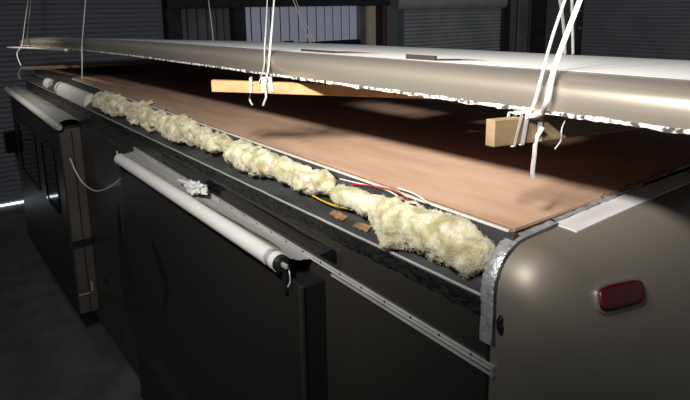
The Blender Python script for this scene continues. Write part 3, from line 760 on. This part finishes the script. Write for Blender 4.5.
clump((372, 214), (494, 250), .078, .090, XS + .066, 3.300, 1, 'largest fluffy batt, resting against the silver foil tape', .30, 2000)
clump((333, 195), (398, 212), .052, .046, XS + .078, 3.315, 2, 'neat flat-sided batt beside the yellow wire', .16, 1000)
clump((272, 172), (334, 190), .060, .062, XS + .080, 3.325, 3, 'rounded batt just ahead of the red wires', .42, 1100)
clump((228, 150), (279, 170), .066, .072, XS + .072, 3.320, 4, 'bright swirled batt level with the white rag', .48, 1000)
clump((193, 136), (232, 150), .058, .060, XS + .082, 3.335, 5, 'batt with a dark gap beneath it between two brighter batts', .5, 900)
clump((163, 120), (199, 136), .070, .080, XS + .072, 3.320, 6, 'ragged batt bulging out past the ledge, where the deck shadow starts', .55, 900)
clump((127, 104), (166, 120), .074, .085, XS + .076, 3.325, 7, 'dull shaggy batt, second from the white edge cover', .55, 900)
clump((97, 96), (130, 107), .070, .080, XS + .072, 3.31, 8, 'dull shaggy batt touching the white edge cover', .5, 800)
# tan kraft scrap and grey debris under the batts
def scrap(px, py, x, z, sx, sy, rot, label, material='kraft', seed=1):
    c_ = atX((px, py), x); c_.z = z; mb = MB(); rows = []
    for i in range(7):
        r = []
        for j in range(9):
            u, v = (i / 6 - .5) * sx, (j / 8 - .5) * sy; zz = .008 * noise.noise((u * 40 + seed, v * 30, seed)) + .004
            r.append((c_.x + u * math.cos(rot) - v * math.sin(rot), c_.y + u * math.sin(rot) + v * math.cos(rot), c_.z + zz + .45 * u))
        rows.append(r)
    mb.grid(rows); mb.grid([[(p[0], p[1], p[2] - .003) for p in r] for r in rows])
    o = mb.build('kraft_scrap', material); tag(o, label, 'scrap'); return o
scrap(362, 216, XS + .04, 3.20, .035, .10, .05, 'brown kraft paper scrap under the neat flat-sided batt', seed=3)
scrap(338, 200, XS + .045, 3.20, .03, .12, -.08, 'tan kraft paper strip beside the yellow wire', seed=6)

# ================================================================== WIRES, RAG, COVER
def wire(path, r, material, label, n_=8):
    o = MB().tube(smoothpath(path, n_), r, 7).build('electric_wire', material, smooth=True); tag(o, label, 'wire'); return o
xw = XS + .045
wire([atX((296, 183), xw + .01), atX((312, 195), xw), atX((330, 204), xw - .006), atX((350, 209), xw), atX((372, 213), xw + .01), atX((385, 220), xw + .02)], .0042, 'wirey', 'yellow wire running along the ledge below the batts')
xw = XS + .10
wire([atX((352, 184), xw), atX((372, 186), xw + .004), atX((392, 190), xw), atX((404, 196), xw - .01), atX((410, 203), xw - .03)], .0035, 'wirer', 'red wire looping over the neat flat-sided batt')
wire([atX((340, 179), xw + .008), atX((362, 184), xw + .012), atX((384, 189), xw + .01), atX((398, 196), xw)], .0032, 'wirew', 'white wire beside the red one near the deck edge')
wire([atX((398, 188), xw + .012), atX((410, 192), xw + .014), atX((420, 197), xw + .012), atX((428, 203), xw)], .0034, 'wirew', 'short white wire end by the largest batt')
wire([atX((402, 200), XS + .075), atX((410, 204), XS + .06), atX((416, 205), XS + .055)], .004, 'black', 'short black wire end poking from the largest batt', 5)
wire([atX((326, 171), xw), atX((333, 174), xw + .005), atX((337, 178), xw)], .004, 'black', 'dark bent wire stub ahead of the neat flat-sided batt', 5)
# hanging cable on the front slide-out's end
o = wire([atY((70, 158), 7.2), atY((76, 172), 7.17), atX((84, 184), 1.50), atX((96, 191), 1.51), atX((110, 187), 1.50), atX((122, 178), 1.46)], .008, 'wirew', 'pale cable drooping between the two slide-out rooms')
# rag
rc_ = atX((196, 187), 1.50); rg = MB(); rows = []
for i in range(29):
    a = math.pi * i / 28; r = []
    for j in range(40):
        b = 2 * math.pi * j / 40; d = Vector((math.sin(a) * math.cos(b), math.sin(a) * math.sin(b), math.cos(a)))
        f = 1 + .55 * noise.noise(d * 1.9 + Vector((4, 1, 9))) + .30 * (abs(noise.noise(d * 3.2)) * 2 - .4)
        r.append(Vector((rc_.x + d.x * .048 * f, rc_.y + d.y * .125 * f, rc_.z - .004 + d.z * .036 * f)))
    rows.append(r)
o = rg.grid(rows, closed_u=True).build('rag', 'cloth', smooth=True, angle=180); tag(o, 'crumpled white rag lying on the grey topper fabric', 'rag')
tl = MB().tube(smoothpath([rc_ + Vector((-.01, .08, .01)), rc_ + Vector((-.025, .16, .008)), rc_ + Vector((-.03, .24, .0))], 5), [.022 - .0014 * i for i in range(11)], 8, r2=.010)
adopt(o, tl.build('rag_corner', 'cloth', smooth=True))
# curved white edge cover left near the front
def cover(pa, pb, label, r=.085, x=XS + .075):
    a = atX(pa, x); b = atX(pb, x); mb = MB(); rows = []; inn = []
    for i in range(9):
        y = a.y + (b.y - a.y) * i / 8; ro = []; ri = []
        for k in range(13):
            an = math.radians(205 - 175 * k / 12); ro.append((x + .015 + r * math.cos(an), y, 3.20 + r * 1.3 * math.sin(an))); ri.append((x + .015 + (r * .2) * math.cos(an), y, 3.19 + (r * .2) * math.sin(an)))
        rows.append(ro); inn.append(ri)
    mb.grid(rows); mb.grid(inn)
    for q in (0, -1): mb.grid([rows[q], inn[q]])
    mb.grid([[a_[0], b_[0]] for a_, b_ in zip(rows, inn)]); mb.grid([[a_[-1], b_[-1]] for a_, b_ in zip(rows, inn)])
    o = mb.build('edge_cover', 'white', smooth=True); tag(o, label, 'edge cover', 'white curved edge covers'); return o
cover((60, 91), (91, 106), 'long white curved edge cover next to the shaggy batts')
cover((47, 84), (52, 87), 'short white curved edge cover piece near the front end', .07)
cs = atX((33, 80), 1.62); 
o = MB().tube(smoothpath([atX((32, 81), 1.66), atX((48, 79.5), 1.8), atX((62, 78), 2.1), atX((72, 79), 2.4)], 5), .03, 6, r2=.012).build('bent_batten', 'shadewood'); tag(o, 'bent tan wood batten lying across the front end of the deck', 'batten')
